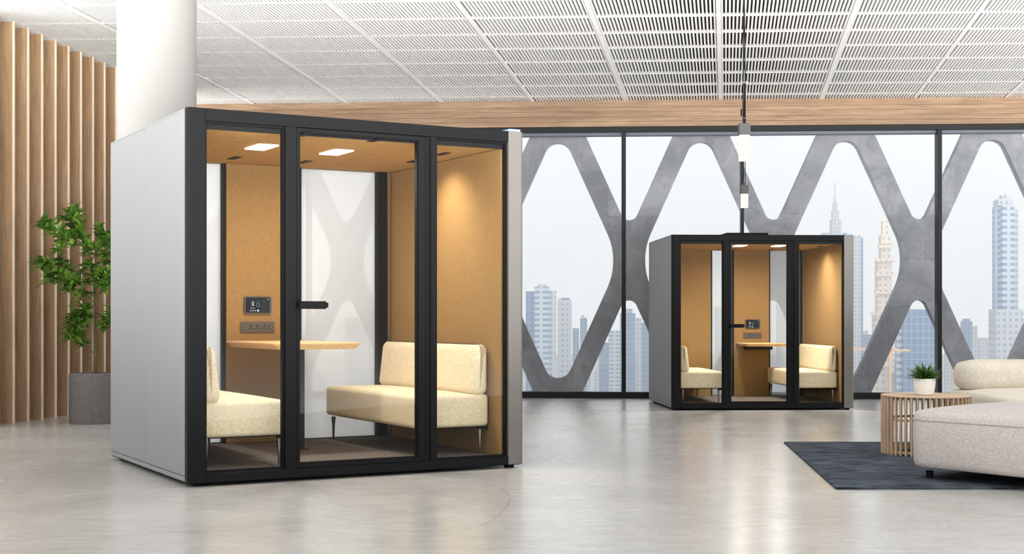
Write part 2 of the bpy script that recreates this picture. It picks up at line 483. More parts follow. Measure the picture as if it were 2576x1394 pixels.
# left wall of upright fins
wlf = tag(empty('wall_left'), kind='structure')
fins = []
for i in range(-2, 14):
    Y = 13.10+.262*i
    X = -4.735+.0462*i
    fins.append((X, Y))
(xa, ya), (xb, yb_) = fins[0], fins[-1]
bm = bmesh.new()
prism(bm, [(xa-.42, ya, 0), (xb-.42, yb_, 0), (xb-.30, yb_, 0), (xa-.30, ya, 0)],
      [(xa-.42, ya, 3.86), (xb-.42, yb_, 3.74), (xb-.30, yb_, 3.74), (xa-.30, ya, 3.86)])
obj('backing_board', bm, M['wallwood'], wlf)
for X, Y in fins:
    L = (17.3-Y); zt = ZC+TILT*L+.03
    f = obj('fin', BX(X-.31, X-.012, Y-.017, Y+.017, 0, zt), M['wallwood'], wlf)
    obj('fin_edge', BX(X-.0125, X, Y-.0178, Y+.0178, 0, zt), M['edge_lit'], f, label='fin end with window light painted in')

# white round column
bm = bmesh.new(); cpt = at(394.5, 800, 11.6); lathe(bm, [(.327, 0), (.327, 4.2)], cpt.x, cpt.y, 96)
tag(obj('column', bm, M['white'], smooth=True), kind='structure', label='round white column behind the large meeting pod')

# ------------------------------------------------------------------ meeting pods
D, H = 1.93, 2.25
ZF, ZCL, VB = .08, 2.14, 1.88
def pod(loc, th, s, W, fr, bk, leds, vents, spots, label, names):
    """fr: jamb, pane/mullion/door edges along the front; bk: felt, glass, column edges along the back"""
    R = empty('meeting_pod', loc, th)
    tag(R, label, 'office pod', 'glass fronted meeting pods')
    def B(u0, u1, v0, v1, z0, z1, b=0, seg=2): return BX(u0*s, u1*s, v0*s, v1*s, z0*s, z1*s, b=b*s, seg=seg)
    def MBX(lst):
        bm = bmesh.new()
        for a in lst: box(bm, *[x*s for x in a])
        return bm
    jl, m1a, m1b, m2a, m2b, jr = fr
    IW = bk['inner']                                        # inner face of the right wall
    for u in (.05, W-.09):
        for v in (.06, D-.12): obj('foot', B(u, u+.05, v, v+.05, 0, .022), M['gasket'], R)
    obj('base', B(.012, W-.012, .012, D-.012, .02, .05), M['gasket'], R)
    # shell
    obj('left_wall', MBX([(.012, .10, .05, D-.01, .04, 2.235)]), M['seam'], R)
    obj('side_panel', B(0, .014, .046, 1.0, .062, 2.238, .002), M['shell'], R)
    obj('side_panel', B(0, .014, 1.005, D, .062, 2.238, .002), M['shell'], R)
    obj('side_skirting', B(0, .014, .046, D, .03, .058, .002), M['shell'], R)
    obj('right_wall', MBX([(IW+.02, W-.012, .06, D-.01, .04, 2.235)]), M['seam'], R)
    obj('side_panel', B(W-.014, W, .046, 1.0, .062, 2.238, .002), M['shell'], R)
    obj('side_panel', B(W-.014, W, 1.005, D, .062, 2.238, .002), M['shell'], R)
    obj('roof', B(.0, W, .046, D, 2.2385, 2.25, .002), M['shell'], R)
    obj('roof_corner_cap', B(W-.10, W-.012, .02, .14, 2.2505, 2.268, .003), plain('pale_blue_plastic', (160, 196, 232), .3), R, label='pale blue corner cap')
    # front frame
    def jamb(u0, u1, mat, flip):
        bm = bmesh.new(); r = .022; pts = []
        c = (u0+r, r) if not flip else (u1-r, r)
        arc = [(c[0]+r*math.cos(a), c[1]+r*math.sin(a)) for a in [PI+PI/2*i/6 if not flip else 1.5*PI+PI/2*i/6 for i in range(7)]]
        pts = arc+[(u1, 0), (u1, .06), (u0, .06)] if not flip else [(u0, .06), (u0, 0)]+arc+[(u1, .06)]
        prism(bm, [(x*s, y*s, .025*s) for x, y in pts], [(x*s, y*s, 2.249*s) for x, y in pts]); return bm
    obj('jamb', jamb(0, jl-.002, M['frame'], False), M['frame'], R)
    obj('jamb', jamb(jr+.002, W, M['jamb'], True), M['jamb'], R, label='lighter grey metal jamb')
    obj('head_rail', B(jl, jr, 0, .06, 2.176, 2.249, .002), M['frame'], R)
    obj('head_trim', B(jl, jr, .0455, .0612, 2.132, 2.1755), M['gasket'], R)
    obj('sill_rail', B(jl, jr, 0, .06, .025, .078, .002), M['frame'], R)
    obj('mullion', B(m1a, m1b, .001, .06, .0785, 2.1755, .002), M['frame'], R)
    obj('mullion', B(m2a, m2b, .001, .06, .0785, 2.1755, .002), M['frame'], R)
    for u0, u1 in ((jl, m1a), (m2b, jr)):
        bm = bmesh.new(); frame_rect(bm, u0+.0005, u1-.0005, .079, 2.1755, .013, .022, .058); move(bm, Matrix.Scale(s, 4))
        obj('gasket', bm, M['gasket'], R)
        obj('glass_pane', B(u0+.012, u1-.012, .035, .043, .09, 2.165), M['glass'], R)
    # door
    d = obj('door', None or MBX([(m1b+.003, m1b+.022, .006, .05, .081, 2.172), (m2a-.085, m2a-.004, .006, .05, .081, 2.172),
                                 (m1b+.022, m2a-.085, .006, .05, 2.147, 2.172), (m1b+.022, m2a-.085, .006, .05, .081, .106)]), M['frame'], R)
    bm = bmesh.new(); frame_rect(bm, m1b+.0215, m2a-.0845, .1055, 2.1475, .007, .016, .052); move(bm, Matrix.Scale(s, 4))
    obj('door_gasket', bm, M['gasket'], d)
    obj('door_groove', MBX([(m2a-.036, m2a-.030, .003, .007, .085, 2.168), (m2a-.012, m2a-.008, .003, .007, .085, 2.168)]), M['gasket'], d)
    obj('door_glass', B(m1b+.026, m2a-.089, .026, .034, .11, 2.143), M['glass'], d)
    hz = 1.082
    bm = MBX([(m1b+.004, m1b+.175, -.052, -.034, hz-.024, hz+.024), (m1b+.006, m1b+.03, -.034, .006, hz-.02, hz+.02)]); bev(bm, .003*s, 1)
    box(bm, (m1b+.175)*s, (m1b+.188)*s, -.05*s, -.036*s, (hz-.015)*s, (hz+.015)*s)
    obj('door_handle', bm, M['gasket'], d, label='black lever handle')
    # back
    L0, G0, C0, C1, G1, P1 = bk['felt'], bk['g0'], bk['c0'], bk['c1'], bk['g1'], bk['p1']
    obj('back_frame', MBX([(.10, IW+.02, VB+.0, D-.005, 2.14, 2.235), (.10, IW+.02, VB+.0, D-.005, .05, .085),
                           (L0, L0+.02, VB-.01, D-.005, .085, 2.14), (C0-.022, C0, VB-.03, D-.005, .085, 2.14),
                           (C1, C1+.02, VB-.03, D-.005, .085, 2.14), (G1, P1, VB-.04, D-.005, .085, 2.14)]), M['gasket'], R)
    obj('back_felt_panel', B(.10, L0, VB-.01, D-.01, .082, 2.139), M['felt'], R)
    if IW-P1 > .005: obj('back_felt_panel', B(P1, IW+.01, VB-.01, D-.01, .082, 2.139), M['felt'], R)
    obj('back_column', B(C0, C1, VB-.05, D-.01, .082, 2.139, .002), M['felt'], R, label='felt covered column behind the table')
    obj('back_glass', B(L0+.02, C0-.022, VB+.02, VB+.028, .085, 2.14), M[names.get('film', 'milky')], R)
    obj('back_glass', B(C1+.02, G1, VB+.02, VB+.028, .085, 2.14), M[names.get('film', 'milky')], R)
    # lining
    obj('wall_felt', B(.10, .125, .062, VB-.011, .082, 2.136), M['felt'], R)
    obj('wall_felt', MBX([(IW, IW+.02, .062, .64, .082, 2.136), (IW, IW+.02, .6415, 1.25, .082, 2.136), (IW, IW+.02, 1.2515, VB-.041, .082, 2.136)]), M['felt'], R)
    obj('ceiling_felt', B(.10, IW+.02, .062, D-.02, 2.1405, 2.17), M['felt_ceiling'], R)
    obj('pod_carpet', B(.10, IW+.02, .062, VB-.001, .05, ZF), M['carpet'], R)
    for (u, v) in leds:
        f = obj('light_panel', B(u-.068, u+.068, v-.145, v+.145, 2.132, 2.1402), M['led'], R, label='white lit ceiling panel')
        ld = bpy.data.lights.new('led_light', 'AREA'); ld.shape = 'RECTANGLE'; ld.size = .13*s; ld.size_y = .28*s
        ld.energy = 12*s*s*names.get('boost', 1); ld.color = (1, .94, .84); ld.spread = math.radians(170)
        lo = bpy.data.objects.new('led_light', ld); lo.location = (u*s, v*s, 2.128*s); link(lo, R)
    for (u, v) in vents:
        obj('ceiling_vent', B(u-.026, u+.026, v-.085, v+.085, 2.136, 2.1402), M['gasket'], R)
    for (u, v, tu, tv, e, ang) in spots:
        ld = bpy.data.lights.new('downlight', 'SPOT'); ld.energy = e*s*s*names.get('boost', 1)**.7; ld.color = (1, .92, .78); ld.spot_size = math.radians(ang)
        ld.spot_blend = 1.0; ld.shadow_soft_size = .03
        lo = bpy.data.objects.new('downlight', ld); lo.location = (u*s, v*s, 2.125*s)
        lo.rotation_euler = (math.atan(tv), -math.atan(tu), 0); link(lo, R)
    # control screen and socket strip on the column
    fv = VB-.05; uc = bk['screen']
    def plate(w, h, r, v0, v1, uc, zc):
        bm = bmesh.new(); pts = rrect(w, h, r)
        prism(bm, [((uc+x)*s, v1*s, (zc+z)*s) for x, z in pts], [((uc+x)*s, v0*s, (zc+z)*s) for x, z in pts]); return bm
    sc = obj('control_screen', plate(.21, .128, .018, fv-.016, fv, uc, 1.098), M['screen_bezel'], R, label='small black touch screen with icons')
    obj('display', plate(.185, .112, .006, fv-.0175, fv-.0155, uc-.001, 1.098), M['screen'], sc)
    y = fv-.0183
    def dot(mat, x, z, r, n=10):
        bm = bmesh.new(); pts = [(x+r*math.cos(2*PI*i/n), z+r*math.sin(2*PI*i/n)) for i in range(n)]
        prism(bm, [((uc+a)*s, (y+.0006)*s, (1.098+b)*s) for a, b in pts], [((uc+a)*s, y*s, (1.098+b)*s) for a, b in pts])
        obj('icon', bm, M[mat], sc)
    def bar(mat, *rects):
        bm = bmesh.new()
        for x0, x1, z0, z1 in rects: box(bm, (uc+x0)*s, (uc+x1)*s, y*s, (y+.0006)*s, (1.098+z0)*s, (1.098+z1)*s)
        obj('icon', bm, M[mat], sc)
    dot('icon_white', 0, -.041, .008, 14); dot('icon_white', .078, .042, .004)
    for x in (-.056, -.038, -.021): dot('icon_white', x, -.041, .0048, 6)
    for x in (.019, .04, .06): dot('icon_dim', x, -.041, .004, 6)
    for z in (.020, .002):
        bar('icon_white', (-.047, -.044, z-.007, z+.007), (-.034, -.031, z-.007, z+.007), (-.044, -.034, z+.004, z+.007), (-.044, -.034, z-.007, z-.004))
    dot('icon_white', -.052, -.022, .004); bar('icon_white', (-.04, -.026, -.024, -.02))
    for x0, x1, z in ((-.018, .008, .03), (.024, .055, .03), (.04, .052, .013), (.028, .05, -.014)): bar('icon_dim', (x0, x1, z-.002, z+.002))
    bm = bmesh.new(); n = 20
    for i in range(n):
        a0, a1 = 2*PI*i/n, 2*PI*(i+1)/n
        q = [((uc+r*math.cos(a))*s, y*s, (1.098+.002+r*1.15*math.sin(a))*s) for r, a in ((.0095, a0), (.0145, a0), (.0145, a1), (.0095, a1))]
        bm.faces.new([bm.verts.new(p) for p in q])
    obj('dial', bm, M['icon_teal'], sc)
    so = obj('socket_strip', plate(.262, .078, .006, fv-.010, fv, uc, .936), M['outlet'], R, label='brown socket strip')
    for i, x in enumerate((-.052, 0, .052)):
        bm = bmesh.new()
        for a in ((x-.0035, x+.0035, .001, .018), (x-.016, x-.006, -.014, -.007), (x+.006, x+.016, -.014, -.007)):
            box(bm, (uc+a[0])*s, (uc+a[1])*s, (fv-.0108)*s, (fv-.0098)*s, (.936+a[2])*s, (.936+a[3])*s)
        obj('socket', bm, M['gasket'], so)
    bm = bmesh.new()
    for z in (-.011, .005): box(bm, (uc+.084)*s, (uc+.092)*s, (fv-.0108)*s, (fv-.0098)*s, (.936+z-.004)*s, (.936+z+.004)*s)
    obj('usb_port', bm, M['gasket'], so)
    if names.get('vent_box'):
        a = names['vent_box']; obj('roof_vent_box', B(*a, .004), M['frame'], R)
    # ---- things standing inside
    Mw = T(loc) @ Rz(th)
    def bench(side, u0, u1, v0, v1, label):
        """side: -1 back against left wall, +1 against right wall; local frame: origin at bench base centre"""
        L, Wd = (v1-v0)*s, (u1-u0)*s
        c = Mw @ Vector(((u0+u1)/2*s, (v0+v1)/2*s, ZF*s))
        b = empty('bench', c, th); tag(b, label, 'bench', 'cream upholstered benches in the pods')
        bm = bmesh.new(); cushion(bm, Wd, L, .215*s, .028*s, .012*s, 26); move(bm, T((0, 0, .19*s)))
        obj('seat', bm, M['bench'], b, smooth=True)
        bm = bmesh.new(); tk = .135*s; bh = .345*s
        cushion(bm, tk, L, bh, .05*s, .0, 24)
        for v in bm.verts:                                   # raked front, tight seams across
            t = max(0, v.co.z/bh)
            if v.co.x*side < 0: v.co.x += side*.04*s*t
            k = math.exp(-((v.co.y/L-.02)/.012)**2)+math.exp(-((v.co.y/L+.27)/.012)**2)
            v.co.x += side*.004*s*k*(1 if v.co.x*side < 0 else 0)
        move(bm, T((side*(Wd/2-tk/2), 0, .40*s)))
        obj('backrest', bm, M['bench'], b, smooth=True)
        bm = bmesh.new()
        box(bm, -Wd/2+.07*s, Wd/2-.07*s, -L/2+.07*s, L/2-.07*s, .180*s, .196*s)
        obj('underframe', bm, M['gasket'], b)
        for du in (-1, 1):
            for dv in (-1, 1):
                x, y_ = du*(Wd/2-.045*s), dv*(L/2-.05*s)
                bm = bmesh.new(); lathe(bm, [(.007*s, 0), (.0105*s, .09*s), (.017*s, .178*s)], x, y_, 16)
                lg = obj('leg', bm, M['chrome'], b, smooth=True)
                if dv < 0 and du > 0:
                    obj('leg_bracket', BX(x-.012*s, x+.044*s, y_-.03*s, y_+.03*s, .168*s, .205*s, b=.003*s), M['gasket'], lg)
        return b
    bench(-1, .14, .70, .2, 1.78, names['bl'])
    bench(1, names['ru0'], IW-.012, .2, 1.78, names['br'])
    # table
    t0, t1 = bk['t0'], bk['t1']; va, vb = names['tv']
    c = Mw @ Vector(((t0+t1)/2*s, (va+vb)/2*s, ZF*s))
    tb = empty('table', c, th); tag(tb, names['tb'], 'table', 'oak tables in the pods')
    w, l = (t1-t0)/2*s, (vb-va)/2*s
    bm = bmesh.new(); zt = .755*s; r = .05*s
    def ring(w, l, z, r):
        return [(x, y, z) for x, y in rrect(2*w, 2*l, r)]
    rings = [ring(w-.045*s, l-.02*s, zt-.046*s, r*.6), ring(w-.002*s, l-.001*s, zt-.012*s, r), ring(w, l, zt-.006*s, r), ring(w-.003*s, l-.002*s, zt, r)]
    vr = [[bm.verts.new(p) for p in q] for q in rings]
    for a, b in zip(vr, vr[1:]):
        for i in range(len(a)): bm.faces.new((a[i], a[(i+1) % len(a)], b[(i+1) % len(a)], b[i]))
    bm.faces.new(vr[0][::-1]); bm.faces.new(vr[-1])
    obj('table_top', bm, M['oak'], tb)
    if names['table_leg']:
        obj('leg', BX(-.03*s, .04*s, -.16*s, -.12*s, .008*s, zt-.046*s, b=.004*s), M['black'], tb)
        obj('foot_plate', BX(-.055*s, .065*s, -.19*s, -.09*s, 0, .009*s), M['black'], tb)
    else:
        obj('wall_bracket', BX(-.20*s, .20*s, l-.05*s, l, zt-.10*s, zt-.0455*s, b=.004*s), M['black'], tb)
    return R

def px_ceiling(px, py, loc, th, s):
    z = ZCL*s; Y = (z-HC)*F/(HOR-py); X = (px-CX)/F*Y
    d = Vector((X-loc[0], Y-loc[1])); c, sn = math.cos(th), math.sin(th)
    return ((d.x*c+d.y*sn)/s, (-d.x*sn+d.y*c)/s)
L1, TH1 = (-1.913, 8.117, 0), math.radians(29.3)
cp = lambda x, y: px_ceiling(x, y, L1, TH1, 1)
pod(L1, TH1, 1.0, 2.282, (.108, .607, .678, 1.592, 1.634, 2.165),
    dict(inner=2.14, felt=.60, g0=.6, c0=.815, c1=1.385, g1=2.03, p1=2.11, screen=1.05, t0=.80, t1=1.44),
    [cp(658, 369), cp(846, 382)], [cp(590, 397), cp(945, 352), cp(767, 407), cp(1043, 405), cp(1113, 387), cp(763, 338)],
    [(1.78, .76, .55, .0, 32, 108), (.40, .70, -.25, 0, 30, 80), (1.0, 1.2, 0, .1, 6, 110)],
    'large grey meeting pod with black glass front beside the white column',
    dict(bl='cream bench against the left wall of the large pod', br='long cream bench against the ochre right wall of the large pod',
         tb='oak table reaching forward from the ochre column in the large pod', ru0=1.57, table_leg=True, tv=(.75, 1.835)))
S2 = .8477
L2, TH2 = (1.731, 14.91, 0), math.radians(3.0)
cp2 = lambda x, y: px_ceiling(x, y, L2, TH2, S2)
pod(L2, TH2, S2, 2.36, (.107, .667, .742, 1.583, 1.640, 2.232),
    dict(inner=2.215, felt=.874, g0=.874, c0=1.198, c1=1.70, g1=2.155, p1=2.175, screen=1.46, t0=1.22, t1=1.86),
    [(1.0, .56), (1.52, .55)], [cp2(1806, 629), cp2(1848, 627), cp2(1940, 628), cp2(2062, 620)],
    [(1.86, .70, .55, .0, 18, 110), (.5, 1.1, -.15, .2, 30, 90), (1.45, 1.2, 0, .1, 6, 110)],
    'smaller far grey meeting pod standing in front of the window',
    dict(bl='cream bench at the left side of the far pod', br='cream bench at the right side of the far pod',
         tb='small oak table between the two benches in the far pod', ru0=1.66, table_leg=False, boost=1.75, film='milky_light', tv=(1.25, 1.835),
         vent_box=(.73, 1.27, .10, .5, 2.2505, 2.282)))

# ------------------------------------------------------------------ pendant lamps
def pendant(px, Y, y_cap, y_dif, y_end, wpx, label):
    c = at(px, 800, Y); zz = lambda y: HC-(y-HOR)/F*Y
    Lc = (PW.y-Y); zc = ZC+TILT*Lc
    r = empty('pendant_lamp', (c.x, c.y, 0)); tag(r, label, 'pendant lamp', 'square tube pendant lamps')
    w = wpx/F*Y/2
    obj('cap', BX(-w, w, -w, w, zz(y_dif), zz(y_cap), b=.003), plain('grey_cap', (70, 70, 70), .5, .3), r)
    obj('diffuser', BX(-w*.9, w*.9, -w*.9, w*.9, zz(y_end), zz(y_dif)-.0005, b=.002), M['lamp_white'], r)
    for dx in (-.009, .009):
        bm = bmesh.new(); tube(bm, [(dx, 0, zz(y_cap)), (dx, .0, zz(y_cap)+.30*(zc-zz(y_cap))), (dx*.3, 0, zc-.25), (dx*.2, 0, zc+.02)], .0045, 8)
        obj('cable', bm, M['gasket'], r)
    bm = bmesh.new(); tube(bm, [(-.016, 0, zz(y_cap)), (-.006, 0, zz(y_cap)+.05), (.016, 0, zz(y_cap)+.05), (.018, 0, zz(y_cap))], .003, 6)
    obj('hook', bm, M['chrome'], r)
    obj('cable_clip', BX(-.03, -.018, -.005, .005, zz(y_cap)+.07, zz(y_cap)+.13), M['gasket'], r)
    obj('ceiling_rose', BX(-.035, .035, -.035, .035, zc-.012, zc+.01), M['slat'], r)
    return zz
pendant(1872, 11.8, 312, 340, 405, 28, 'nearer and larger white pendant lamp on two thin cables')
pendant(1872.5, 16.0, 467, 488, 523, 19, 'smaller farther white pendant lamp hanging lower above the far pod')

# ------------------------------------------------------------------ rug, table, seats
a = ground(2103, 1232); b = ground(1972, 1115)
bm = bmesh.new()
base = [(a.x, a.y), (6.6, a.y-.02), (6.9, b.y-.03), (b.x, b.y)]
prism(bm, [(x, y, 0) for x, y in base], [(x, y, .012) for x, y in base])
tag(obj('rug', bm, M['rug']), 'charcoal blue rug under the sofa and slatted table', 'rug')
RT = .012
A = Vector((2.435, 8.56, 0)); e1 = Vector((.62, -.785, 0)).normalized()
ang = math.atan2(e1.y, e1.x)
L_, W_ = 1.45, 1.25
ctr = A+e1*L_/2+Vector((-e1.y, e1.x, 0))*W_/2
ot = empty('ottoman', (ctr.x, ctr.y, RT), ang); tag(ot, 'large pale grey boucle ottoman on the front of the rug', 'ottoman')
bm = bmesh.new(); cushion(bm, L_, W_, .37, .055, .035, 30, .008, corner=.16); move(bm, T((0, 0, .055)))
obj('seat', bm, M['sofa_grey'], ot, smooth=True)
bm = bmesh.new()
pts = [(x, y, .36) for x, y in rrect(L_+.006, W_+.006, .16, 10)]
tube(bm, pts+[pts[0]], .0035, 6); obj('piping', bm, plain('grey_piping', (150, 143, 140), .9), ot)
bm = bmesh.new(); prism(bm, [(x, y, .04) for x, y in rrect(L_-.44, W_-.4, .12)], [(x, y, .06) for x, y in rrect(L_-.44, W_-.4, .12)])
obj('underframe', bm, M['gasket'], ot)
for x in (-1, 1):
    for y in (-1, 1):
        bm = bmesh.new(); lathe(bm, [(.021, 0), (.024, .045)], x*(L_/2-.12), y*(W_/2-.10), 20); obj('leg', bm, M['gasket'], ot, smooth=True)

so = empty('sofa', (4.82, 10.62, RT)); tag(so, 'cream boucle sofa with rounded backrest behind the slatted table', 'sofa')
bm = bmesh.new(); cushion(bm, 2.62, 1.5, .355, .06, .03, 30, .004, corner=.2); move(bm, T((.06, 0, .065))); obj('seat', bm, M['sofa_cream'], so, smooth=True)
bm = bmesh.new(); cushion(bm, 2.52, .42, .262, .10, .0, 30, .01, corner=.18); move(bm, T((.03, .48, .395))); obj('backrest', bm, M['sofa_cream'], so, smooth=True)
for x in (-1, 1):
    for y in (-1, 1):
        zb = 0
        bm = bmesh.new(); lathe(bm, [(.021, zb), (.024, .07)], x*1.1, y*.34, 20); obj('leg', bm, M['gasket'], so, smooth=True)

tcx = at(2329.5, 800, 10.06)
st = empty('side_table', (tcx.x, tcx.y, RT)); tag(st, 'round bleached wood side table with upright slats', 'side table')
Rr, Ht = .322, .43
bm = bmesh.new(); lathe(bm, [(Rr-.03, Ht-.011), (Rr-.002, Ht-.011), (Rr, Ht-.006), (Rr-.002, Ht), (Rr-.03, Ht)], 0, 0, 72); obj('table_top', bm, M['table_wood'], st, smooth=True)
bm = bmesh.new(); lathe(bm, [(Rr-.03, Ht-.010), (Rr-.03, Ht-.003)], 0, 0, 72); obj('glass_inset', bm, plain('pale_inset', (206, 198, 190), .15), st)
NS = 46
for i in range(NS):
    an = 2*PI*i/NS
    bm = BX(-.012, .012, -.0055, .0055, 0, Ht-.0115, b=.0025, seg=1); move(bm, Rz(an) @ T((Rr-.014, 0, 0)))
    obj('slat', bm, M['table_wood'], st)
bm = bmesh.new(); n = 60
lathe(bm, [(Rr-.05, .245), (Rr-.027, .245), (Rr-.027, .262), (Rr-.05, .262), (Rr-.05, .245)], 0, 0, n, cap=False); obj('ring', bm, M['table_wood'], st)
bm = bmesh.new()
lathe(bm, [(Rr-.05, .015), (Rr-.027, .015), (Rr-.027, .032), (Rr-.05, .032), (Rr-.05, .015)], 0, 0, n, cap=False); obj('ring', bm, M['table_wood'], st)

# ------------------------------------------------------------------ small plant on the table
pc = at(2325, 800, 10.03)
pp = empty('potted_plant', (pc.x, pc.y, RT+Ht)); tag(pp, 'small spiky green plant in a white pot on the slatted table', 'plant')
bm = bmesh.new(); lathe(bm, [(.052, 0), (.062, .004), (.074, .045), (.079, .09), (.079, .12), (.073, .121), (.071, .105)], 0, 0, 48)
obj('pot', bm, M['pot_white'], pp, smooth=True)
bm = bmesh.new(); lathe(bm, [(.01, .103), (.0715, .106)], 0, 0, 32); obj('soil', bm, M['soil'], pp)
def blade(bm, p, d, L, w, bend, up=Vector((0, 0, 1)), seg=5, shape=None):
    d = d.normalized(); side = d.cross(up)
    if side.length < .05: side = Vector((1, 0, 0))
    side.normalize(); nrm = side.cross(d).normalized()
    prev = None
    for i in range(seg+1):
        t = i/seg
        c = p+d*L*t-nrm*0+Vector((0, 0, -bend*L*t*t))
        ww = w*(shape(t) if shape else (1-t)**.8*(.55+.9*t) if t < 1 else 0)
        cur = [bm.verts.new(c-side*ww+nrm*ww*.35), bm.verts.new(c-nrm*ww*.1), bm.verts.new(c+side*ww+nrm*ww*.35)]
        if prev:
            bm.faces.new((prev[0], prev[1], cur[1], cur[0])); bm.faces.new((prev[1], prev[2], cur[2], cur[1]))
        prev = cur
bm = bmesh.new()
for i in range(240):
    an = random.uniform(0, 2*PI); el = random.uniform(.15, 1.5) if random.random() < .7 else random.uniform(.12, .5)
    d = Vector((math.cos(an)*math.cos(el), math.sin(an)*math.cos(el), math.sin(el)))
    o_ = Vector((math.cos(an), math.sin(an), 0))*random.uniform(.0, .045)+Vector((0, 0, .105+random.uniform(0, .03)))
    blade(bm, o_, d, random.uniform(.095, .135), random.uniform(.007, .0105), .14)
obj('foliage', bm, M['grass'], pp)

# ------------------------------------------------------------------ tree in the grey pot
TY = 13.15
tp = at(237, 800, TY)
tr = empty('potted_tree', (tp.x, tp.y, 0)); tag(tr, 'tall leafy green tree in a grey stone pot against the fin wall', 'potted tree')
zf = lambda y: (1064-y)/F*TY*1.0
xf = lambda x: (x-237)/F*TY
ph, prr = zf(938), 61/F*TY
bm = bmesh.new(); lathe(bm, [(prr*.97, 0), (prr, .015), (prr, ph-.008), (prr-.008, ph), (prr-.03, ph), (prr-.035, ph-.06)], 0, 0, 64)
obj('pot', bm, M['pot_grey'], tr, smooth=True)
bm = bmesh.new(); lathe(bm, [(.01, ph-.045), (prr-.034, ph-.05)], 0, 0, 40); obj('soil', bm, M['soil'], tr)
bm = bmesh.new()
P3 = lambda x, y, d=0.0: Vector((xf(x), d, zf(y+8)))
trunk = [P3(238, 945), P3(239, 880, .01), P3(237, 800, .0), P3(238, 730, -.01), P3(236, 690, 0), P3(228, 650, .02), P3(214, 610, .02), P3(200, 570, 0), P3(184, 530, 0)]
tube(bm, trunk, [.021, .017, .015, .0135, .012, .010, .008, .006, .003], 10)
branches = []
def br(pts, r): branches.append([P3(*p) for p in pts]); tube(bm, branches[-1], [r*(1-.75*i/(len(pts)-1)) for i in range(len(pts))], 7)
br([(237, 730), (262, 650, .05), (285, 590, .08), (300, 560, .08)], .009)
br([(237, 690), (215, 640, -.06), (175, 600, -.12), (140, 572, -.12), (118, 556, -.1)], .008)
br([(236, 700), (205, 680, .05), (160, 668, .05), (128, 660, .03), (105, 656, 0)], .008)
br([(237, 740), (210, 710, -.12), (170, 690, -.14), (140, 690, -.14)], .007)
br([(237, 760), (262, 720, -.1), (288, 690, -.16), (310, 670, -.18)], .008)
br([(236, 880), (222, 865, 0), (205, 855, .03), (190, 838, .04), (176, 835, .05)], .006)
br([(237, 800), (218, 780, .08), (200, 775, .1), (182, 795, .1)], .006)
br([(238, 870), (255, 830, -.05), (275, 800, -.06), (292, 780, -.06)], .006)
br([(228, 650), (250, 600, .1), (245, 570, .1)], .006)
br([(210, 600), (175, 560, .08), (172, 530, .08)], .005)
br([(237, 720), (250, 690, .16), (270, 660, .2), (300, 640, .2)], .007)
obj('trunk', bm, M['bark'], tr, smooth=True)
bm = bmesh.new()
lshape = lambda t: math.sin(PI*min(1, t*.98+.02)**.85)**.8+.02 if t < 1 else .0
def leafset(p, axis, n, Lf=.125, spread=1.0):
    for i in range(n):
        an = random.uniform(0, 2*PI); el = random.uniform(-.35, 1.1)
        d = Vector((math.cos(an)*math.cos(el), math.sin(an)*math.cos(el), math.sin(el)*.9))*spread+axis*.6
        blade(bm, p+Vector((random.gauss(0, .02), random.gauss(0, .02), random.gauss(0, .02))), d, Lf*random.uniform(.7, 1.25), Lf*random.uniform(.17, .24), random.uniform(.1, .45), seg=6, shape=lshape)
allb = branches+[trunk[4:]]
for bb in allb:
    n = len(bb)
    for i in range(1, n):
        for k in range(3):
            t = (k+1)/3; p = bb[i-1].lerp(bb[i], t); ax = (bb[i]-bb[i-1]).normalized()
            frac = (i-1+t)/(n-1)
            if frac < .38: continue
            leafset(p, ax, 9 if frac < .99 else 15)
for (x, y, d, n) in ((205, 700, -.1, 16), (235, 665, -.12, 16), (262, 690, -.12, 18), (255, 640, .1, 14), (215, 735, -.08, 10), (275, 715, -.1, 14), (185, 720, -.1, 10), (240, 620, -.05, 12), (165, 545, .04, 8), (190, 590, -.08, 14),
                     (195, 815, .05, 10), (185, 785, .08, 10), (205, 795, .05, 10), (215, 770, .05, 8), (160, 620, -.1, 10), (282, 800, -.05, 8), (270, 600, .05, 10), (225, 700, .12, 14), (150, 650, .05, 8)):
    leafset(P3(x, y, d), Vector((0, 0, .2)), int(n*1.6))
obj('foliage', bm, M['leaf'], tr)

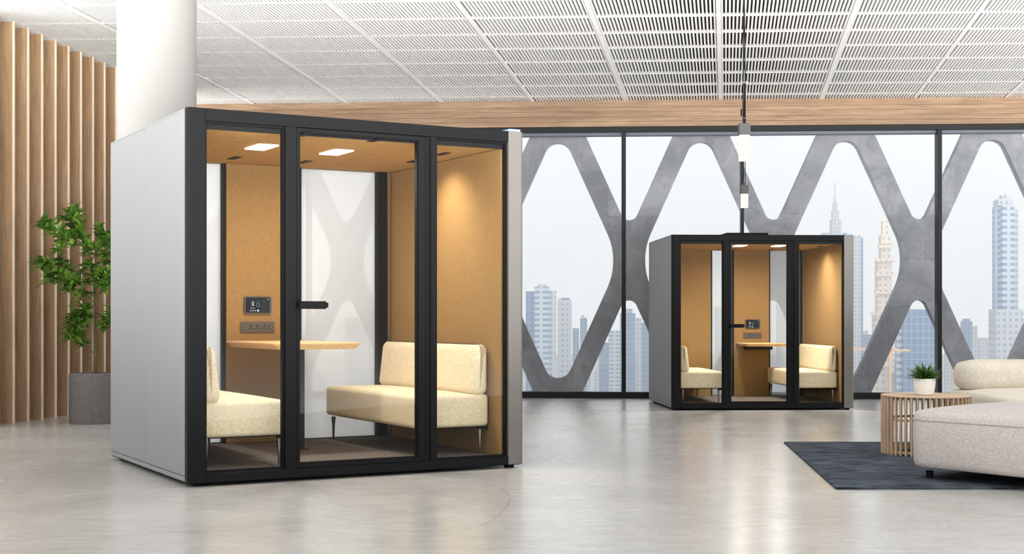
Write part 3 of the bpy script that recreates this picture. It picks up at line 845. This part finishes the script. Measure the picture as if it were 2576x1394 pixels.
# ------------------------------------------------------------------ the city outside
ZG = -110.0
bm = bmesh.new(); box(bm, -3500, 3500, 120, 4200, ZG-2, ZG)
tag(obj('city_ground', bm, plain('pale_city_ground', (110, 111, 112), 1, 0, .1, .2, .02)), kind='structure', label='hazy city ground far below the window')
MB_ = [facade('facade_blue', (112, 126, 142), (66, 90, 118), 3.2, 3.5, .7), facade('facade_pale', (140, 144, 150), (104, 118, 136), 3.4, 3.6, 1.0),
       facade('facade_glass', (78, 100, 124), (50, 78, 112), 3, 3.6, .4), facade('facade_beige', (166, 156, 142), (134, 130, 128), 3.4, 3.6, 1.1),
       facade('facade_strip', (138, 146, 156), (72, 98, 128), 7, 3.6, 1.0)]
def tower(name, Y, parts_, label, cat='building', group='hazy skyline towers', base_w=None):
    """parts_: (part name, x0, x1, ytop, ybottom or None, material, setback)"""
    xs = [p[1] for p in parts_]+[p[2] for p in parts_]; xc = (min(xs)+max(xs))/2
    c = at(xc, 800, Y); R = empty(name, (c.x, Y, ZG)); tag(R, label, cat, group)
    dep = (max(xs)-min(xs))/F*Y*.8
    for (nm, x0, x1, yt, yb, mt, sb) in parts_:
        X0, X1 = (x0-xc)/F*Y, (x1-xc)/F*Y
        zt = HC-(yt-HOR)/F*Y-ZG; zb = 0 if yb is None else HC-(yb-HOR)/F*Y-ZG
        dd = min(dep, max(X1-X0, 1.0)*1.1)
        obj(nm, BX(X0, X1, sb, sb+dd, zb, zt), mt, R)
    return R
b0, b1, b2, b3, b4 = MB_
tower('tower_block', 900, [('wing', 1323, 1345, 733, None, b2, 2), ('shaft', 1345, 1382, 722, None, b4, 0), ('wing', 1382, 1400, 731, None, b1, 2), ('crown', 1352, 1378, 715, 722, b1, 3)],
      'tall blue and white tower in three slabs, first right of the large pod')
tower('tower_block', 960, [('shaft', 1404, 1438, 754, None, b1, 0), ('crown', 1408, 1434, 749, 754, b4, 3)], 'white slab tower standing right behind the three slab tower')
tower('tower_block', 1150, [('shaft', 1460, 1477, 800, None, b2, 0), ('crown', 1463, 1470, 793, 800, b1, 2)], 'slim grey blue tower left of the first mullion')
tower('tower_block', 1100, [('shaft', 1441, 1457, 826, None, b2, 0)], 'short blue block between the white slab and the slim tower')
tower('tower_block', 1000, [('shaft', 1562, 1598, 788, None, b2, 0), ('crown', 1574, 1592, 777, 788, b0, 3)], 'blue tower with raised crown seen under the concrete arch by the first mullion')
tower('tower_block', 1050, [('shaft', 1600, 1614, 800, None, b1, 0), ('wing', 1614, 1640, 812, None, b2, 1)], 'stepped pair of slabs beside the far pod, left of it')
tower('tower_block', 1200, [('shaft', 1532, 1560, 832, None, b4, 0)], 'pale tower left of the blue crowned tower')
tower('tower_block', 980, [('shaft', 1508, 1532, 862, None, b2, 0)], 'low dark blue block against the concrete arm left of the mullion')
sp = tower('spire_tower', 1300, [('shaft', 2093, 2117, 553, None, b1, 0), ('shoulder', 2076, 2134, 585, None, b1, 2), ('upper_shaft', 2097, 2113, 528, 553, b1, 3), ('neck', 2100, 2110, 508, 528, b1, 5)],
      'tall tower with a needle spire rising above the far pod')
zt = lambda y, Y: HC-(y-HOR)/F*Y-ZG
bm = bmesh.new(); lathe(bm, [(1.6, zt(508, 1300)), (.8, zt(485, 1300)), (.25, zt(452, 1300))], 0, 8, 8); obj('spire', bm, b1, sp)
tower('tower_block', 1150, [('shaft', 2139, 2166, 592, None, b1, 0), ('wing', 2166, 2172, 598, None, b2, 1)], 'tall pale tower edging out behind the right side of the far pod')
ct = tower('construction_tower', 850, [('lower_tier', 2203, 2250, 790, None, b3, 0), ('middle_tier', 2211, 2244, 655, 790, b3, 1), ('upper_tier', 2219, 2242, 590, 655, b3, 2), ('top_tier', 2224, 2238, 556, 590, b3, 3)],
      'pale beige stepped tower under construction left of the second concrete node')
zt8 = lambda y: zt(y, 850)
for y, w in ((790, 14), (735, 11), (690, 10), (655, 9.5), (620, 7)):
    obj('balcony', BX(-w*.62, w*.62, -2.0, 0, zt8(y)-1, zt8(y)+1), b3, ct)
bm = bmesh.new(); lathe(bm, [(1.0, zt8(556)), (.2, zt8(536))], .5, 3.5, 8); obj('spire', bm, b3, ct)
tower('tower_block', 700, [('shaft', 2272, 2354, 778, None, b2, 0), ('wing', 2262, 2276, 830, None, b4, 3)], 'broad dark blue glass tower framed by the arch behind the small plant')
tw = tower('tower_block', 800, [('wing', 2507, 2524, 519, None, b0, 3), ('shaft', 2522, 2552, 516, None, b4, 0), ('wing', 2552, 2567, 526, None, b1, 3), ('podium', 2503, 2572, 778, None, b1, -2), ('crown', 2515, 2550, 500, 516, b1, 2), ('crown', 2525, 2543, 490, 500, b1, 3)],
           'tall narrow blue and white tower at the far right with a stepped white crown')
bm = bmesh.new(); lathe(bm, [(.5, zt(490, 800)), (.15, zt(478, 800))], 0, 5, 6); obj('mast', bm, b1, tw)
tower('tower_block', 1100, [('shaft', 2424, 2446, 808, None, b2, 0), ('wing', 2446, 2460, 820, None, b1, 1), ('crown', 2428, 2442, 802, 808, b2, 2)], 'small grey blue tower midway between the dark mullion and the rightmost tower')
tower('tower_block', 1240, [('shaft', 2465, 2488, 850, None, b1, 0)], 'faint low tower left of the rightmost tower')
tower('tower_block', 1250, [('shaft', 2168, 2196, 842, None, b2, 0), ('crown', 2175, 2186, 832, 842, b1, 2)], 'grey blue tower close beside the far pod, right of it')
tower('tower_block', 1300, [('shaft', 2380, 2400, 880, None, b1, 0)], 'pale low tower just right of the dark mullion')
tower('tower_block', 900, [('shaft', 1700, 1745, 790, None, b2, 0)], 'blue tower behind the left half of the far pod')
tower('tower_block', 1000, [('shaft', 1802, 1836, 770, None, b4, 0)], 'pale tower seen through the left rear glass of the far pod')
tower('tower_block', 900, [('shaft', 1958, 1990, 740, None, b1, 0)], 'pale tower seen through the right rear glass of the far pod')
tower('tower_block', 900, [('shaft', 525, 549, 755, None, b2, 0), ('crown', 531, 543, 744, 755, b2, 2)], 'blue tower seen through the left rear glass of the large pod')
tower('tower_block', 900, [('shaft', 868, 900, 800, None, b2, 0), ('wing', 900, 930, 815, None, b4, 1)], 'blue grey towers seen through the right rear glass of the large pod')
# building site with cranes
cr = tower('tower_crane', 640, [('mast', 2238, 2243, 868, None, plain('ochre_steel', (160, 122, 82), .7), 0)], 'ochre tower crane over the building site left of the small plant', 'crane', 'site cranes')
mo = bpy.data.materials['ochre_steel']
obj('jib', BX(-12, 9, 0, 1.0, zt(884, 640), zt(879, 640)), mo, cr)
cr = tower('tower_crane', 680, [('mast', 2176, 2180, 872, None, mo, 0)], 'ochre tower crane beside the right edge of the far pod', 'crane', 'site cranes')
obj('jib', BX(-9, 16, 0, 1.0, zt(881, 680), zt(876, 680)), mo, cr)
cr = tower('tower_crane', 720, [('mast', 2395, 2399, 905, None, mo, 0)], 'ochre tower crane right of the dark mullion', 'crane', 'site cranes')
obj('jib', BX(-3, 9, 0, 1.0, zt(917, 720), zt(913, 720)), mo, cr)
for (x0, x1, y, lb) in ((2192, 2236, 925, 'beige concrete shell building left of the ochre site crane'), (2246, 2284, 945, 'beige concrete shell building right of the ochre site crane'), (2152, 2186, 940, 'beige concrete shell building beside the far pod')):
    tower('shell_building', 720, [('frame', x0, x1, y, None, b3, 0), ('deck', x0-2, x1+2, y-4, y, b3, -1)], lb, 'building', 'unfinished concrete buildings')
# low roofs at the foot of the skyline
rr = random.Random(3)
spans = [(1322, 1640, 30), (2150, 2300, 12), (2375, 2560, 12), (1700, 2030, 14), (800, 940, 6), (960, 1315, 9)]
proto = None
for xa_, xb_, n in spans:
    for i in range(n):
        Y = rr.uniform(1300, 1800); x = xa_+(xb_-xa_)*(i+rr.random())/n; wpx = rr.uniform(8, 20)
        yt = rr.choice((rr.uniform(900, 970), rr.uniform(925, 975)))
        c = at(x, 800, Y); R = empty('low_building', (c.x, Y, ZG))
        tag(R, 'low pale building at the foot of the hazy skyline', 'building', 'low buildings at the foot of the skyline')
        w = wpx/F*Y/2; h = zt(yt, Y)
        obj('block', BX(-w, w, 0, w*1.4, 0, max(6, h)), MB_[rr.choice((0, 1, 1, 3, 3, 4))], R)
        obj('roof_house', BX(-w*.4, w*.3, w*.3, w*.9, max(6, h), max(6, h)+rr.uniform(2, 5)), MB_[rr.choice((1, 3))], R)

# ------------------------------------------------------------------ daylight
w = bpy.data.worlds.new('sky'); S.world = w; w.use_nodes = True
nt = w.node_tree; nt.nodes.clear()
tc = nt.nodes.new('ShaderNodeTexCoord'); sx = nt.nodes.new('ShaderNodeSeparateXYZ'); nt.links.new(tc.outputs['Generated'], sx.inputs[0])
def mrange(src, a, b, lo, hi):
    m_ = nt.nodes.new('ShaderNodeMapRange'); m_.interpolation_type = 'SMOOTHSTEP'
    for k, v in (('From Min', a), ('From Max', b), ('To Min', lo), ('To Max', hi)): m_.inputs[k].default_value = v
    nt.links.new(src, m_.inputs['Value']); return m_.outputs[0]
back = mrange(sx.outputs[1], -.1, .6, 1, 0)          # unseen half behind the camera, made brighter to light the room
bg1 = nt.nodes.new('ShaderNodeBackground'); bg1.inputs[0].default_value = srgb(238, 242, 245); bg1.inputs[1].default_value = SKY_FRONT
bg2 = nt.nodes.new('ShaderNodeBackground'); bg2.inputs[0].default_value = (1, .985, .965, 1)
nt.links.new(mrange(sx.outputs[2], -.14, .0, FILL_LOW, SKY_TOP), bg2.inputs[1])  # strong glow below the horizon, added to light the ceiling from beneath
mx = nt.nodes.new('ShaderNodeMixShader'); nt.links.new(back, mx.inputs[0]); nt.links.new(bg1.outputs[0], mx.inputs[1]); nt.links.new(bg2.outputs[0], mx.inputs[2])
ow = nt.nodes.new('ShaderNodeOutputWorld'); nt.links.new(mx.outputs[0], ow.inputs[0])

if HAZE:
    t = NT('city_haze'); vs = t.n('ShaderNodeVolumeScatter'); vs.inputs['Density'].default_value = HAZE
    vs.inputs['Color'].default_value = (.205, .226, .243, 1); vs.inputs['Anisotropy'].default_value = 0
    t.l(vs.outputs[0], t.out.inputs['Volume'])
    bm = bmesh.new(); box(bm, -1500, 1500, 60, 2400, ZG-60, 700)
    tag(obj('haze', bm, t.m), 'pale city haze hanging among the towers outside the window', 'haze', kind='stuff')
